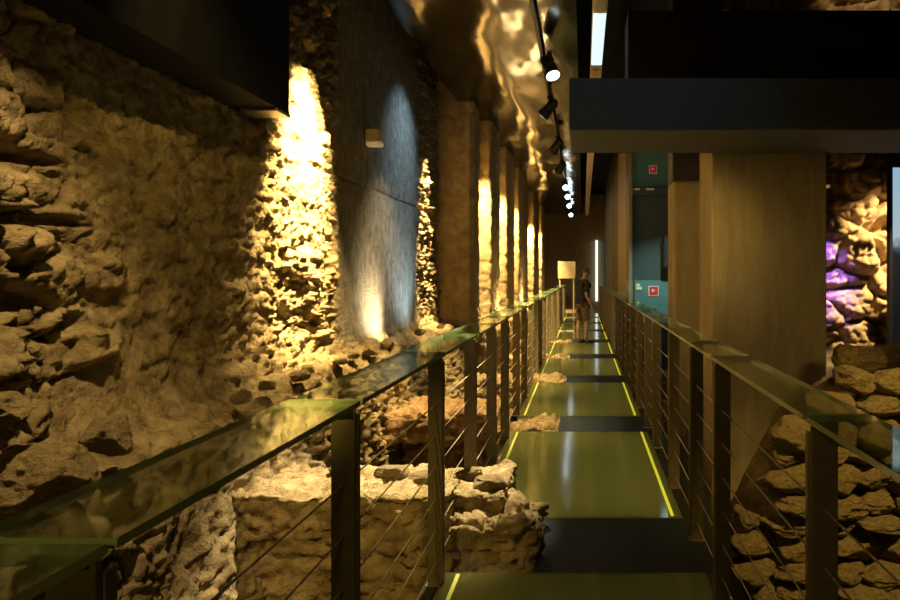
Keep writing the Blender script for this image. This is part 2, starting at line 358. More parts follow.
# ================================================================== SETTING
# ---- rubble wall along the left
def build_wall_left():
    ys = [0.5]
    while ys[-1] < 12.3: ys.append(ys[-1]+max(0.011, 0.0042*ys[-1]))
    Y = np.array(ys)
    prof = np.array([(-1.72, -1.6), (-1.92, 0.1), (-2.02, 0.60), (-2.07, 0.70), (-2.16, 0.745), (-2.34, 0.80), (-2.40, 0.92), (-2.42, 1.2), (-2.42, 3.2), (-2.46, 5.6)])
    seg = np.linalg.norm(np.diff(prof, axis=0), axis=1); cum = np.concatenate([[0], np.cumsum(seg)])
    T = np.arange(0, cum[-1], 0.0155)
    X0 = np.interp(T, cum, prof[:, 0]); Z0 = np.interp(T, cum, prof[:, 1])
    yy, tt = np.meshgrid(Y, T, indexing='ij')
    P = np.stack([np.broadcast_to(X0, yy.shape), yy, np.broadcast_to(Z0, yy.shape)], -1).copy()
    N = grid_normals(P); 
    if N[10, -10, 0] < 0: N = -N
    z = P[..., 2]
    low = sstep(0.95, 0.75, z)                                  # the ledge and below: always rough
    plaster = sstep(6.75, 7.1, yy)*sstep(10.55, 10.2, yy + 0.25*fbm(yy*2, z*2, z*0, 71, 3))*(1-low)
    near = sstep(3.6, 3.0, yy + 0.3*fbm(yy*1.5, z*1.5, z*0, 72, 3))
    mid = sstep(4.6, 5.6, yy + 0.5*fbm(yy*1.5, z*1.5, z*0, 73, 3))
    pool = np.exp(-((yy-6.15)/0.45)**2)*sstep(1.7, 2.2, z)*sstep(3.5, 3.0, z)
    mid = mid*(1-0.75*pool)
    rough = np.clip(0.55+0.45*near+0.45*mid, 0, 1)*(1-plaster)*(1-0.6*pool)
    rough = np.maximum(rough, 0.9*low)
    wu = 0.45*fbm(yy*3, z*3, z*0, 3, 4); wv = 0.45*fbm(yy*3, z*3, z*0+9, 4, 4)
    f1, f2, cid = worley2(yy/0.27+wu, z/0.18+wv, 11)
    rid = 1-np.abs(fbm(yy*5, z*5, z*0, 15, 4, 0.6))*2.2                      # crumbly ridges
    rid2 = 1-np.abs(fbm(yy*14, z*14, z*0, 16, 4, 0.65))*2.2
    big = (sstep(0.0, 0.22, f2-f1)-1)*0.055 + (cid-0.5)*0.10
    g1, g2, gid = worley2(yy/0.10+wu*2.6, z/0.08+wv*2.6, 23)
    small = (sstep(0.0, 0.35, g2-g1)-0.7)*0.026 + (gid-0.5)*0.05
    k1, k2, kid = worley2(yy/0.045+wu*4, z/0.04+wv*4, 41)
    tiny = (0.5-k1)*0.024 + (kid-0.5)*0.02
    patch = sstep(-0.25, 0.35, fbm(yy*1.3, z*1.3, z*0, 18, 3))               # some faces are worn smooth
    disp = rough*(big*(0.35+0.65*near+0.25*mid) + small*(0.5+0.7*mid+0.4*patch) + tiny*(0.15+0.9*mid+0.35*patch) \
        - 0.028*rid*(0.5+0.5*patch) - 0.016*rid2*(0.25+0.6*patch+0.4*mid)) \
        + 0.065*fbm(yy*0.9, z*0.9, z*0, 5, 3)*(1-0.7*plaster) + 0.045*rough*fbm(yy*6, z*6, z*0, 6, 7, 0.72) \
        + plaster*(0.008*fbm(yy*7, z*7, z*0, 61, 6, 0.7)-0.02)
    disp = disp + low*0.07*fbm(yy*3.5, tt*3.5, z*0, 8, 4, 0.6)
    # stones that stand out of the face and the hollows under them
    for (by, bz, ry, rz, a) in ((2.72, 1.93, .17, .075, .17), (2.99, 1.91, .11, .085, .15), (2.65, 1.66, .26, .10, .13), (3.05, 1.72, .11, .10, .08),
                                (2.80, 2.07, .5, .035, -.13), (2.95, 1.80, .5, .03, -.14), (2.9, 1.45, .32, .09, -.12), (3.35, 1.25, .09, .12, -.08),
                                (2.75, 1.18, .25, .06, .12), (3.55, 1.55, .18, .10, .07), (3.45, 1.20, .2, .09, .09), (4.1, 1.95, .12, .10, .05), (4.2, 1.35, .2, .12, .05),
                                (2.6, 0.98, .3, .08, .10), (4.9, 1.6, .2, .12, -.05)):
        q = ((yy-by)/ry)**2+((z-bz)/rz)**2
        disp = disp + a*np.clip(1.25-q, 0, 0.8)/0.8*(1+0.25*fbm(yy*8, z*8, z*0, 77, 3))
    # long level joint across the plaster
    jz = z-(2.55-0.035*(yy-9.0)*0)
    disp = disp - 0.03*np.exp(-(jz/0.018)**2)*sstep(6.0, 6.6, yy)*sstep(11.3, 10.9, yy)
    disp = disp - 0.015*sstep(-0.01, 0.01, -jz)*plaster*0
    P = P + N*disp[..., None]
    me = grid_mesh(P)
    o = link('wall_left', me, M['stone_wall'], smooth=True)
    tag(o, kind='structure')
def wall_material():
    """sandstone rubble with a stretch of grey-tan plaster between two lengths of it"""
    m = noisy('rubble and plaster wall', (0.17, 0.12, 0.055), (0.52, 0.41, 0.22), 7, 12, 0.95, bump=0.9, bscale=30, bdist=0.05, spec=0.1)
    nt = m.node_tree; b = nt.nodes['Principled BSDF']
    ramp = [n for n in nt.nodes if n.type == 'VALTORGB'][0]; tc = [n for n in nt.nodes if n.type == 'TEX_COORD'][0]
    sep = nt.nodes.new('ShaderNodeSeparateXYZ'); nt.links.new(tc.outputs['Object'], sep.inputs[0])
    def ramp01(sock, a, bb):
        r = nt.nodes.new('ShaderNodeMapRange'); r.interpolation_type = 'SMOOTHSTEP'
        r.inputs[1].default_value = a; r.inputs[2].default_value = bb; nt.links.new(sock, r.inputs[0]); return r.outputs[0]
    def mul(a, c):
        r = nt.nodes.new('ShaderNodeMath'); r.operation = 'MULTIPLY'; nt.links.new(a, r.inputs[0]); nt.links.new(c, r.inputs[1]); return r.outputs[0]
    inv = nt.nodes.new('ShaderNodeMath'); inv.operation = 'SUBTRACT'; inv.inputs[0].default_value = 1.0
    nt.links.new(ramp01(sep.outputs['Y'], 10.2, 10.6), inv.inputs[1])
    f = mul(mul(ramp01(sep.outputs['Y'], 6.8, 7.2), inv.outputs[0]), ramp01(sep.outputs['Z'], 0.8, 0.95))
    n = nt.nodes.new('ShaderNodeTexNoise'); n.inputs['Scale'].default_value = 9; n.inputs['Detail'].default_value = 9; n.inputs['Roughness'].default_value = 0.7
    mp = nt.nodes.new('ShaderNodeMapping'); mp.inputs['Scale'].default_value = (1, 1, 0.7); nt.links.new(tc.outputs['Object'], mp.inputs[0]); nt.links.new(mp.outputs[0], n.inputs['Vector'])
    pr = nt.nodes.new('ShaderNodeValToRGB'); pr.color_ramp.elements[0].position = 0.30; pr.color_ramp.elements[0].color = (0.15, 0.13, 0.095, 1)
    pr.color_ramp.elements[1].position = 0.68; pr.color_ramp.elements[1].color = (0.42, 0.38, 0.29, 1); nt.links.new(n.outputs['Fac'], pr.inputs[0])
    mx = nt.nodes.new('ShaderNodeMix'); mx.data_type = 'RGBA'
    nt.links.new(f, mx.inputs[0]); nt.links.new(ramp.outputs[0], mx.inputs[6]); nt.links.new(pr.outputs[0], mx.inputs[7]); nt.links.new(mx.outputs[2], b.inputs['Base Color'])
    return m
M['stone_wall'] = wall_material()
build_wall_left()

# ---- far part of the left wall: set forward, with half round piers
def rough_strip(name, pathfn, y0, y1, z0, z1, m, seed, amp, res=0.05):
    pass
PIERS = ((13.1, 14.5), (15.8, 17.6), (18.8, 21.8), (24.6, 27.4), (29.4, 31.4))
def build_far_wall():
    # plan polyline of the wall face (x, y): the pier face, then flat wall with rounded piers
    pts = [(-2.6, 11.75), (-2.45, 11.72), (-1.90, 11.72), (-1.83, 11.80), (-1.82, 12.25), (-1.94, 12.35)]
    for a, b in PIERS:
        pts += [(-1.94, a), (-1.90, a), (-1.76, a), (-1.72, a+0.05), (-1.72, b), (-1.94, b)]
    pts.append((-1.94, 34.2))
    pts = np.array(pts); seg = np.linalg.norm(np.diff(pts, axis=0), axis=1); cum = np.concatenate([[0], np.cumsum(seg)])
    T = np.arange(0, cum[-1], 0.028); X = np.interp(T, cum, pts[:, 0]); Yp = np.interp(T, cum, pts[:, 1])
    Z = np.arange(-1.5, 5.4, 0.035)
    P = np.stack([np.repeat(X[:, None], len(Z), 1), np.repeat(Yp[:, None], len(Z), 1), np.repeat(Z[None], len(X), 0)], -1)
    N = grid_normals(P)
    if N[:, :, 0].mean() < 0: N = -N
    x, y, z = P[..., 0], P[..., 1], P[..., 2]
    f1, f2, cid = worley3(x/0.28, y/0.28, z/0.2, 31)
    d = (sstep(0, .25, f2-f1)-1)*0.035+(cid-.5)*0.05+0.04*fbm(x*3, y*3, z*3, 33, 4, 0.6)
    d = d*(0.35+0.65*sstep(1.2, 0.7, z)) + 0.22*sstep(0.9, 0.5, z)*sstep(12.0, 12.6, y)
    P = P+N*d[..., None]
    o = link('wall_left_far', grid_mesh(P), M['stone'], smooth=True); tag(o, kind='structure')
build_far_wall()
for i, (a, b) in enumerate(PIERS):
    spot('pier_lamp', (-1.82, a-0.75, 4.0), (-1.82, a, 1.9), (3000, 2800, 3200, 3600, 3800)[i], WARM, 60, 0.8)
point('pier_foot_lamp', (-1.5, 14.2, 0.9), 40, WARM)
point('pier_foot_lamp', (-1.5, 19.6, 0.9), 60, WARM)

# ---- ground of the trench and its right side
def heightfield(name, x0, x1, y0, y1, res, fn, m):
    X = np.arange(x0, x1+res, res); Y = np.arange(y0, y1+res, res)
    x, y = np.meshgrid(X, Y, indexing='ij'); z = fn(x, y)
    P = np.stack([x, y, z], -1); o = link(name, grid_mesh(P), m, smooth=True); return tag(o, kind='structure')
def trench(x, y):
    f1, f2, cid = worley2(x/0.22, y/0.22, 51)
    return -1.15+0.12*fbm(x*1.2, y*1.2, x*0, 52, 4)+(sstep(0, .3, f2-f1)-.5)*0.07+(cid-.5)*0.08+0.03*fbm(x*7, y*7, x*0, 53, 3) \
        + 0.75*sstep(8.0, 10.5, y)
heightfield('floor', -2.7, 4.6, 0.4, 34.5, 0.05, trench, M['earth'])

# ---- rock face behind the right side (faces the visitor), with dark upper part
def build_wall_right():
    X = np.arange(1.6, 5.2, 0.018); Z = np.arange(-1.4, 5.7, 0.018)
    x, z = np.meshgrid(X, Z, indexing='ij')
    y = 8.0+0*x
    w1 = 0.4*fbm(x*2, z*2, x*0, 90, 3)
    f1, f2, cid = worley2(x/0.42+w1, z/0.34+w1, 91)
    g1, g2, gid = worley2(x/0.13+w1*2, z/0.11, 92)
    d = (sstep(0, .3, f2-f1)-1)*0.16+(cid-.5)*0.2+0.22*fbm(x*1.3, z*1.3, x*0, 93, 4, .55)+(sstep(0, .4, g2-g1)-.5)*0.035+(gid-.5)*0.04+0.03*fbm(x*9, z*9, x*0, 94, 4, .6)
    # recessed dark cleft next to the pillar
    d = d - 0.5*np.exp(-((x-2.45)/0.22)**2)*sstep(0.9, 1.5, z)
    P = np.stack([x, y-d, z], -1)
    tag(link('wall_right_rock', grid_mesh(P), M['dark_rock'], smooth=True), kind='structure')
build_wall_right()

# ---- room shell that closes the space
tag(solid('ceiling', (-3.0, 5.2, -1.5, 34.6, 5.5, 5.6), M['black']), kind='structure')
tag(solid('wall_back', (-3.0, 5.2, 34.4, 34.6, -1.6, 5.5), M['black']), kind='structure')
tag(solid('wall_outer_right', (5.1, 5.2, -1.5, 34.5, -1.6, 5.5), M['black']), kind='structure')
tag(solid('wall_outer_left', (-3.0, -2.9, -1.5, 34.5, -1.6, 5.5), M['black']), kind='structure')
tag(solid('wall_front', (-3.0, 5.2, -1.6, -1.5, -1.6, 5.5), M['black']), kind='structure')

# ---- wavy reflecting ceiling over the left half
def build_foil():
    X = np.arange(-2.1, -0.06, 0.035); Y = np.arange(5.2, 34.3, 0.05)
    x, y = np.meshgrid(X, Y, indexing='ij')
    z = EYE+2.9+0.012*np.sin(y*2.3+1.5*vnoise(x*1.2, y*0.6, x*0, 5))+0.012*fbm(x*2.2, y*1.0, x*0, 7, 3)+0.008*np.sin(x*7+1.2*vnoise(x, y*0.8, x*0, 8))
    P = np.stack([x, y, z], -1)
    tag(link('ceiling_foil', grid_mesh(P), M['foil'], smooth=True), kind='structure')
build_foil()

# ---- beam, girder, pillars
tag(MB().box(-0.10, 3.6, 5.0, 5.95, EYE+1.036, EYE+1.41, bev=0.012).build('ceiling_beam', M['beam']), kind='structure')
tag(MB().box(0.45, 3.9, 7.0, 7.5, EYE+1.5, EYE+2.65, bev=0.01).build('ceiling_girder', M['black']), kind='structure')
tag(MB().box(1.097, 2.08, 5.97, 6.6, -1.3, EYE+1.30, bev=0.015).build('pillar_near', M['concrete']), kind='structure')
tag(MB().box(0.90, 1.42, 7.0, 7.45, -1.3, EYE+0.945, bev=0.03).build('pillar_far', M['concrete']), kind='structure')
tag(MB().box(0.96, 1.5, 7.5, 7.9, -1.3, 5.4, bev=0.02).build('pillar_rear', M['brown_panel']), kind='structure')

# ---- side wall of boards along the far right, and the teal room end
RX = 0.97
for k, (y0, y1, mk) in enumerate(((14.6, 15.7, 'frame'), (15.7, 19.4, 'tan_panel'), (19.4, 23.4, 'brown_panel'), (23.4, 30.5, 'grey_panel'), (30.5, 34.3, 'teal_dark'))):
    tag(solid('wall_right_board', (RX, RX+0.1, y0+0.02, y1-0.02, -1.3, 5.4), M[mk]), kind='structure')
tag(solid('trim_corner', (RX-0.02, RX+0.05, 14.5, 14.6, -1.0, 4.3), M['concrete']), kind='structure')
tag(solid('wall_teal', (RX+0.05, 3.2, 14.55, 14.65, 0.56, 1.44), M['teal']), kind='structure')
tag(solid('baseboard_teal', (RX+0.05, 3.2, 14.45, 14.68, -1.3, 0.56), M['black']), kind='structure')
tag(solid('wall_grey', (RX+0.05, 3.2, 14.60, 14.70, 1.44, 3.2), M['teal_dark']), kind='structure')
tag(solid('wall_teal_upper', (RX+0.05, 3.2, 14.55, 14.65, 3.36, 5.4), M['teal']), kind='structure')
tag(solid('ceiling_slab', (RX+0.05, 3.2, 14.35, 14.6, 3.2, 3.36), M['teal_dark']), kind='structure')
tag(solid('trim_door', (RX+0.09, RX+0.13, 14.50, 14.55, -1.0, 1.46), M['steel']), kind='structure')

# ---- far end of the walk
tag(solid('wall_far', (-2.0, 3.2, 33.6, 33.8, -1.3, 5.4), M['tan_panel']), kind='structure')
tag(solid('door_1', (0.60, 0.70, 33.4, 33.58, 0.3, 3.2), M['daylight']), kind='structure')
o = MB(); o.box(-1.05, -0.32, 29.4, 29.5, 1.40, 2.12, bev=0.01); o.box(-1.0, -0.95, 29.42, 29.5, -0.4, 1.45); o.box(-0.42, -0.37, 29.42, 29.5, -0.4, 1.45)
tag(o.build('notice_board', M['panel_lit']), 'pale timber board on two legs at the far end of the walk', 'board')
tag(solid('floor_landing', (-2.0, 1.0, 28.6, 34.0, -0.5, -0.02), M['earth']), kind='structure')
spot('board_lamp', (-0.7, 27.5, 4.0), (-0.7, 29.4, 1.7), 300, WARM, 40)

# ---- black steel gallery box along the top of the left wall
g = empty('gallery_box', (-2.3, 3.0, EYE+1.17), 'black steel gallery box running along the top of the rubble wall', 'box')
def part(mb, name, m, root):
    o = mb.build(name, m); o.parent = root; o.matrix_parent_inverse = Matrix.Translation(-Vector(root.location)); return o
part(MB().box(-2.75, -2.14, 0.3, 5.1, EYE+1.17, 5.45, bev=0.004), 'casing', M['black'], g)
part(MB().box(-2.40, -2.135, 4.88, 5.11, EYE+1.145, EYE+1.168, bev=0.003), 'bottom_flange', M['steel'], g)

# ================================================================== WALKWAY
GLASS = [(1.25, 3.65), (4.47, 6.93), (7.70, 10.10), (10.80, 13.0), (13.75, 16.05), (16.85, 19.2), (19.95, 22.3), (23.0, 25.3), (26.0, 28.4)]
ordw = ['first', 'second', 'third', 'fourth', 'fifth', 'sixth', 'seventh', 'eighth', 'ninth']
XL, XR = -0.72, 0.64
for i, (a, b) in enumerate(GLASS):
    lab = ('dim olive glass floor panel at the very front of the walkway, cut off by the picture edge' if i == 0 else
           'brightest large yellow-green glass floor panel, just beyond the wide dark plate' if i == 1 else
           'glass floor panel under the standing man\'s feet' if i == 4 else
           'yellow-green glass floor panel, %s one counted along the walkway' % ordw[i])
    t = empty('glass_floor_panel', ((XL+XR)/2, (a+b)/2, 0), lab, 'floor panel', 'glass floor panels of the walkway')
    part(MB().box(XL, XR, a, b, -0.03, 0.0, bev=0.003), 'glass_sheet', M['floor_glass'], t)
    tr = MB(); tr.box(XL, XR, a, b, -0.36, -0.34); tr.box(XL, XL+.02, a, b, -0.34, -0.032); tr.box(XR-.02, XR, a, b, -0.34, -0.032)
    tr.box(XL, XR, a, a+.02, -0.34, -0.032); tr.box(XL, XR, b-.02, b, -0.34, -0.032)
    part(tr, 'light_trough', M['white'], t)
    for sx in ((-0.645, 0.575) if i else (-0.645,)):
        part(MB().box(sx-0.010, sx+0.010, a+0.03, b-0.03, 0.0005, 0.004), 'light_strip', M['strip' if sx > 0 and i else 'strip_weak'], t)
    # the lamp inside the trough
    al = area('floor_panel_lamp', ((XL+XR)/2, (a+b)/2, -0.30), ((XL+XR)/2, (a+b)/2, 1), (0.7 if i == 0 else 5.0 if i < 3 else 8.0), (1.0, 0.92, 0.52), XR-XL-0.15, b-a-0.15)
SLABS = [(GLASS[i][1]+0.005, GLASS[i+1][0]-0.005) for i in range(len(GLASS)-1)]
for i, (a, b) in enumerate(SLABS):
    lab = ('widest dark slate floor plate in front of the brightest glass panel' if i == 0 else
           'dark slate floor plate between the %s and %s glass panels along the walkway' % (ordw[i], ordw[i+1]))
    o = MB().box(-0.25, 0.70, a, b, -0.05, -0.004, bev=0.003).build('floor_plate', M['slab']); tag(o, lab, 'floor plate', 'dark floor plates of the walkway')

# steel channels that carry the deck
fr = MB(); fr.box(0.645, 0.79, 1.0, 28.6, -0.30, -0.006, bev=0.004)
tag(fr.build('trim_deck_right', M['frame']), kind='structure')
for (a, b) in GLASS:
    tag(MB().box(-0.80, -0.725, a, b, -0.30, -0.006, bev=0.004).build('trim_deck_left', M['frame']), kind='structure')

# ---- railings
HZ = EYE-0.3875
def railing(side, ys, label):
    X = -0.742 if side < 0 else 0.668
    t = empty('glass_railing', (X, ys[0], 0), label, 'railing', 'walkway railings')
    for y in ys:
        p = part(MB().box(X-0.037, X+0.037, y-0.008, y+0.008, -0.02, HZ-0.03, bev=0.002).box(X+side*-0.037-0.004, X+side*-0.037+0.004, y+0.008, y+0.034, -0.02, HZ-0.05), 'post', M['post'], t)
        b = MB().box(X-0.03, X+0.03, y-0.03, y+0.03, HZ-0.03, HZ-0.017, bev=0.002).build('bracket', M['steel']); b.parent = p
        f = MB().box(X-0.045, X+0.045, y-0.03, y+0.05, -0.012, 0.0, bev=0.002).build('foot', M['steel']); f.parent = p
    xi, xo = X-side*0.055, X+side*(0.175 if side < 0 else 0.13)
    x0, x1 = min(xi, xo), max(xi, xo)
    edges = [ys[0]-1.1]+list(ys)
    stops = [ys[0]-0.9]+ys[::1]
    for a, b in zip(stops, stops[1:]):
        mb = MB(); mb.box(x0, x1, a+0.012, b-0.012, HZ-0.016, HZ)
        for f in mb.bm.faces:
            f.normal_update(); f.material_index = 0 if abs(f.normal.z) > 0.9 else 1
        part(mb, 'handrail_glass', [M['rail_glass'], M['glass_edge']], t)
    for h in (0.10, 0.26, 0.42, 0.58, 0.74, 0.90):
        part(MB().tube((X, ys[0]-0.9, h), (X, ys[-1], h), 0.0030, seg=6), 'cable', M['cable'], t)
    return t
ysL = [1.02, 2.17, 3.52, 4.60, 5.65, 6.62, 7.75]
while ysL[-1] < 27.5: ysL.append(ysL[-1]+1.08)
ysR = [0.85, 1.94, 3.35, 4.11, 5.12, 6.31, 7.14, 8.2]
while ysR[-1] < 27.5: ysR.append(ysR[-1]+1.08)
railing(-1, ysL, 'glass-topped steel cable railing along the rubble wall and trench side of the walkway')
railing(1, ysR, 'glass-topped steel cable railing on the concrete pillar side of the walkway')

# ================================================================== RUINS IN THE TRENCH
def block(name, size, loc, seed, m, label, cat, amp=0.03, cell=0.26, row=0.65, res=0.022, rz=0, **k):
    me = rough_block(size, res, seed, amp, cell, row, **k)
    o = link(name, me, m, smooth=True); o.location = loc; o.rotation_euler = (0, 0, rz)
    return tag(o, label, cat)
block('ruined_wall', (1.62, 0.72, 1.55), (-1.24, 4.36, -0.475), 3, M['stub'], 'pale squared ruined wall stub right beside the front of the walkway, its top brightly lit', 'ruin', amp=0.040, cell=0.34, row=0.6, round_=0.05, fb=0.035, top_rough=0.05, res=0.018)
block('ruined_wall', (0.52, 0.62, 1.35), (-0.50, 4.08, -0.46), 8, M['stub'], 'broken end of the near ruined wall, poking up through the walkway deck', 'ruin', amp=0.05, cell=0.22, row=0.7, round_=0.12, fb=0.08, top_rough=0.05, res=0.015)
block('rock_slab', (1.35, 0.95, 0.34), (-1.50, 7.35, 0.03), 5, M['red_stone'], 'reddish overhanging rock slab behind the pale ruined wall stub', 'rock', amp=0.035, cell=0.35, row=0.6, round_=0.08, fb=0.12, top_rough=0.06)
block('ruined_wall', (1.5, 0.6, 1.2), (-1.15, 7.50, -0.75), 6, M['red_stone'], 'ruined wall base in shadow under the reddish rock slab', 'ruin', amp=0.04, cell=0.24, row=0.7)
block('ruined_wall', (0.9, 0.62, 1.0), (-0.68, 7.32, -0.49), 9, M['stub'], 'low ruined wall crossing under the gap after the brightest glass panel', 'ruin', amp=0.05, cell=0.15, row=0.6, fb=0.05, top_rough=0.06, res=0.022)
block('ruined_wall', (1.5, 0.60, 1.1), (-1.0, 10.45, -0.50), 12, M['stub'], 'low ruined wall crossing the gap after the third glass panel', 'ruin', amp=0.05, cell=0.15, row=0.6, fb=0.05, top_rough=0.06, res=0.022)
block('ruined_wall', (1.5, 0.62, 1.1), (-1.0, 13.38, -0.52), 13, M['stub'], 'low ruined wall crossing the gap just before the standing man', 'ruin', amp=0.05, cell=0.15, row=0.6, fb=0.05, top_rough=0.06, res=0.022)
block('ruined_wall', (1.5, 0.62, 1.1), (-1.0, 16.45, -0.52), 14, M['stub'], 'low ruined wall crossing the gap just behind the standing man', 'ruin', amp=0.05, cell=0.15, row=0.6, fb=0.05, top_rough=0.06, res=0.022)

# ---- loose stones, each its own object
BM_ = [boulder_mesh(s) for s in range(10)]
for me in BM_: me.materials.append(M['stub'])
BD = [boulder_mesh(s+50) for s in range(4)]
for me in BD: me.materials.append(M['dark_rock'])
def stone(loc, size, seed, label, group=None, name='rubble_stone', meshes=BM_, flat=False):
    rng = random.Random(seed)
    o = bpy.data.objects.new(name, meshes[seed % len(meshes)]); C.objects.link(o)
    o.location = loc; o.scale = size
    o.rotation_euler = (rng.uniform(-.12, .12), rng.uniform(-.12, .12), rng.uniform(-.3, .3))
    return tag(o, label, 'stone', group)
rng = random.Random(4)
# boulders on the ledge of the left wall
stone((-2.03, 2.62, 0.80), (0.20, 0.24, 0.15), 3, 'large pale boulder at the frame edge on the ledge, lit on top')
stone((-2.05, 3.02, 0.86), (0.13, 0.12, 0.11), 6, 'squarish boulder with a dark front face on the ledge beside the large pale boulder')
stone((-2.12, 2.45, 1.06), (0.16, 0.20, 0.09), 7, 'flat boulder lying above the large pale boulder on the ledge')
for k, (y, x) in enumerate(((4.3, -2.1), (4.75, -2.14), (5.2, -2.1), (5.55, -2.18), (6.1, -2.12), (6.6, -2.16), (7.0, -2.12), (7.7, -2.15), (9.2, -2.14), (10.3, -2.1))):
    s = rng.uniform(0.05, 0.09)
    stone((x, y, 0.80), (s*1.1, s*1.5, s*0.8), 20+k, 'small pale stone lying on the long ledge at the foot of the left wall', 'stones on the wall ledge')
# stones on top of the near stub
for k, (x, y, s) in enumerate(((-1.55, 4.5, .07), (-1.2, 4.42, .10), (-0.98, 4.3, .09), (-1.75, 4.6, .06), (-0.72, 4.4, .08), (-0.55, 4.2, .10))):
    stone((x, y, 0.30), (s*1.3, s, s*0.6), 40+k, 'pale stone embedded on top of the near ruined wall stub', 'stones on the near ruined wall')
# dry stone heap on the right
def heap_z(x): return float(np.interp(x, [0.85, 1.05, 1.35, 1.6, 2.0, 2.6], [-0.6, 0.15, 0.60, 0.85, 0.92, 0.95]))
k = 0
zrow = -1.05
while zrow < 0.95:
    h = rng.uniform(0.12, 0.19)
    x = 0.82+rng.uniform(0, 0.15)
    while x < 2.55:
        wd = rng.uniform(0.16, 0.34)
        xc = x+wd/2
        if zrow+h*0.4 < heap_z(xc):
            y = 4.12+0.22*(zrow+1.0)+rng.uniform(-.05, .05)+0.25*max(0, 1.2-xc)
            stone((xc, y, zrow+h/2), (wd*0.66, rng.uniform(.16, .22), h*0.68), 100+k, 'rough tan stone in the stacked rubble heap behind the pillar-side railing', 'stones of the rubble heap'); k += 1
        x += wd*0.98
    zrow += h*0.92
# earth core behind the stones
def heap(x, y):
    top = np.interp(x, [0.95, 1.25, 1.5, 1.75, 2.1, 2.6], [-1.1, -0.45, 0.05, 0.5, 0.68, 0.74])
    f1, f2, cid = worley2(x/0.16, y/0.14, 65); top = top+(sstep(0, .25, f2-f1)-.5)*0.06+(cid-.5)*0.08
    return np.minimum(top+0.04*fbm(x*4, y*4, x*0, 66, 3), -1.1+(y-4.2)*4.0)+0.02*fbm(x*9, y*9, x*0, 67, 3)
heightfield('floor_heap', 0.7, 3.4, 4.1, 7.6, 0.04, heap, M['earth'])
# pale rocks along the top at the back
for kk, (x, y, z, s, lab) in enumerate(((2.46, 6.5, 0.70, .20, 'pale lit boulder beside the foot of the big concrete pillar'), (2.05, 5.2, 0.93, .17, 'grey rounded rock on top of the rubble heap'),
                                   (2.75, 6.3, 0.62, .16, 'brightly lit rock under the display screen corner'), (3.0, 6.1, 0.72, .2, 'cream rock at the frame edge below the display screen'),
                                   (2.35, 5.5, 0.90, .18, 'brown rock behind the grey rounded rock on the heap'))):
    stone((x, y, z), (s*1.3, s, s*0.75), 300+kk, lab, meshes=BM_)
heightfield('floor_ledge', 1.9, 4.8, 5.6, 8.1, 0.05, lambda x, y: 0.50+0.12*fbm(x*2, y*2, x*0, 68, 4)+0.02*fbm(x*9, y*9, x*0, 69, 3), M['dark_rock'])
for kk in range(8):
    x = 1.0+0.06*kk*rng.random(); y = 8.5+kk*0.7
    stone((1.25+rng.uniform(-.3, .4), y, -0.35), (.22, .22, .16), 400+kk, 'grey stone lying in the dark trench behind the pillar-side railing posts', 'stones in the dark trench', meshes=BD)

# ================================================================== FITTINGS
# wall lamp on the plaster
t = empty('wall_lamp', (-2.36, 7.95, EYE+1.55), 'small cream wall lamp on the plaster of the left wall', 'wall lamp')
part(MB().box(-2.50, -2.30, 7.86, 8.04, EYE+1.50, EYE+1.645, bev=0.012), 'housing', M['cream'], t)
part(MB().box(-2.48, -2.28, 7.87, 8.03, EYE+1.46, EYE+1.515, bev=0.02), 'diffuser', M['cream_lens'], t)

# linear channel light
t = empty('channel_light', (0.18, 9, EYE+2.8), 'long narrow ceiling light with a cool white lit end, over the walkway', 'ceiling light')
LZ = EYE+2.8
part(MB().box(0.10, 0.26, 5.6, 33, LZ+0.03, LZ+0.12, bev=0.006), 'channel', M['tube_dim'], t)
part(MB().box(0.11, 0.25, 7.55, 9.35, LZ, LZ+0.03, bev=0.008), 'lit_diffuser', M['tube'], t)
part(MB().box(0.12, 0.24, 5.6, 7.5, LZ, LZ+0.03, bev=0.008), 'dim_diffuser', M['tube_dim'], t)
tm = MB(); tm.box(0.14, 0.22, 9.6, 33, LZ, LZ+0.03)
part(tm, 'cover_strip', M['panel_lit'], t)
sus = MB()
for y in (7, 12, 17, 22, 27): sus.tube((0.18, y, LZ+0.12), (0.18, y, 5.5), 0.008, seg=8)
part(sus, 'suspension_rod', M['black_metal'], t)

# spotlight track and heads
tag(MB().box(-0.55, -0.51, 5.6, 33, EYE+2.80, EYE+2.835, bev=0.004).build('spotlight_track', M['black_metal']), 'thin black spotlight track under the wavy reflecting ceiling', 'track')
def spotlight(y, aimdir, label, x=-0.53):
    t = empty('spotlight', (x, y, EYE+2.80), label, 'spotlight', 'spotlights on the track')
    hp = Vector((x, y, EYE+2.62)); d = Vector(aimdir).normalized()
    part(MB().box(x-0.03, x+0.03, y-0.09, y+0.09, EYE+2.755, EYE+2.80, bev=0.006), 'adapter', M['black_metal'], t)
    part(MB().tube((x, y, EYE+2.755), (x, y, EYE+2.66), 0.012).box(x-0.09, x+0.09, y-0.012, y+0.012, EYE+2.66, EYE+2.672).box(x-0.092, x-0.082, y-0.012, y+0.012, EYE+2.60, EYE+2.672).box(x+0.082, x+0.092, y-0.012, y+0.012, EYE+2.60, EYE+2.672), 'yoke', M['black_metal'], t)
    mt = Matrix.Translation(hp) @ d.to_track_quat('Z', 'Y').to_matrix().to_4x4()
    part(MB().lathe([(0.035, -0.17), (0.06, -0.15), (0.075, -0.10), (0.08, 0.02), (0.095, 0.10), (0.105, 0.15)], 20, mt), 'head', M['black_metal'], t)
    part(MB().lathe([(0.085, 0.150), (0.085, 0.156), (0.05, 0.162)], 20, mt), 'lens', M['lens'], t)
    fins = MB()
    for kf in range(4): fins.lathe([(0.085, -0.13+kf*0.03), (0.085, -0.12+kf*0.03)], 20, mt)
    part(fins, 'cooling_fins', M['black_metal'], t)
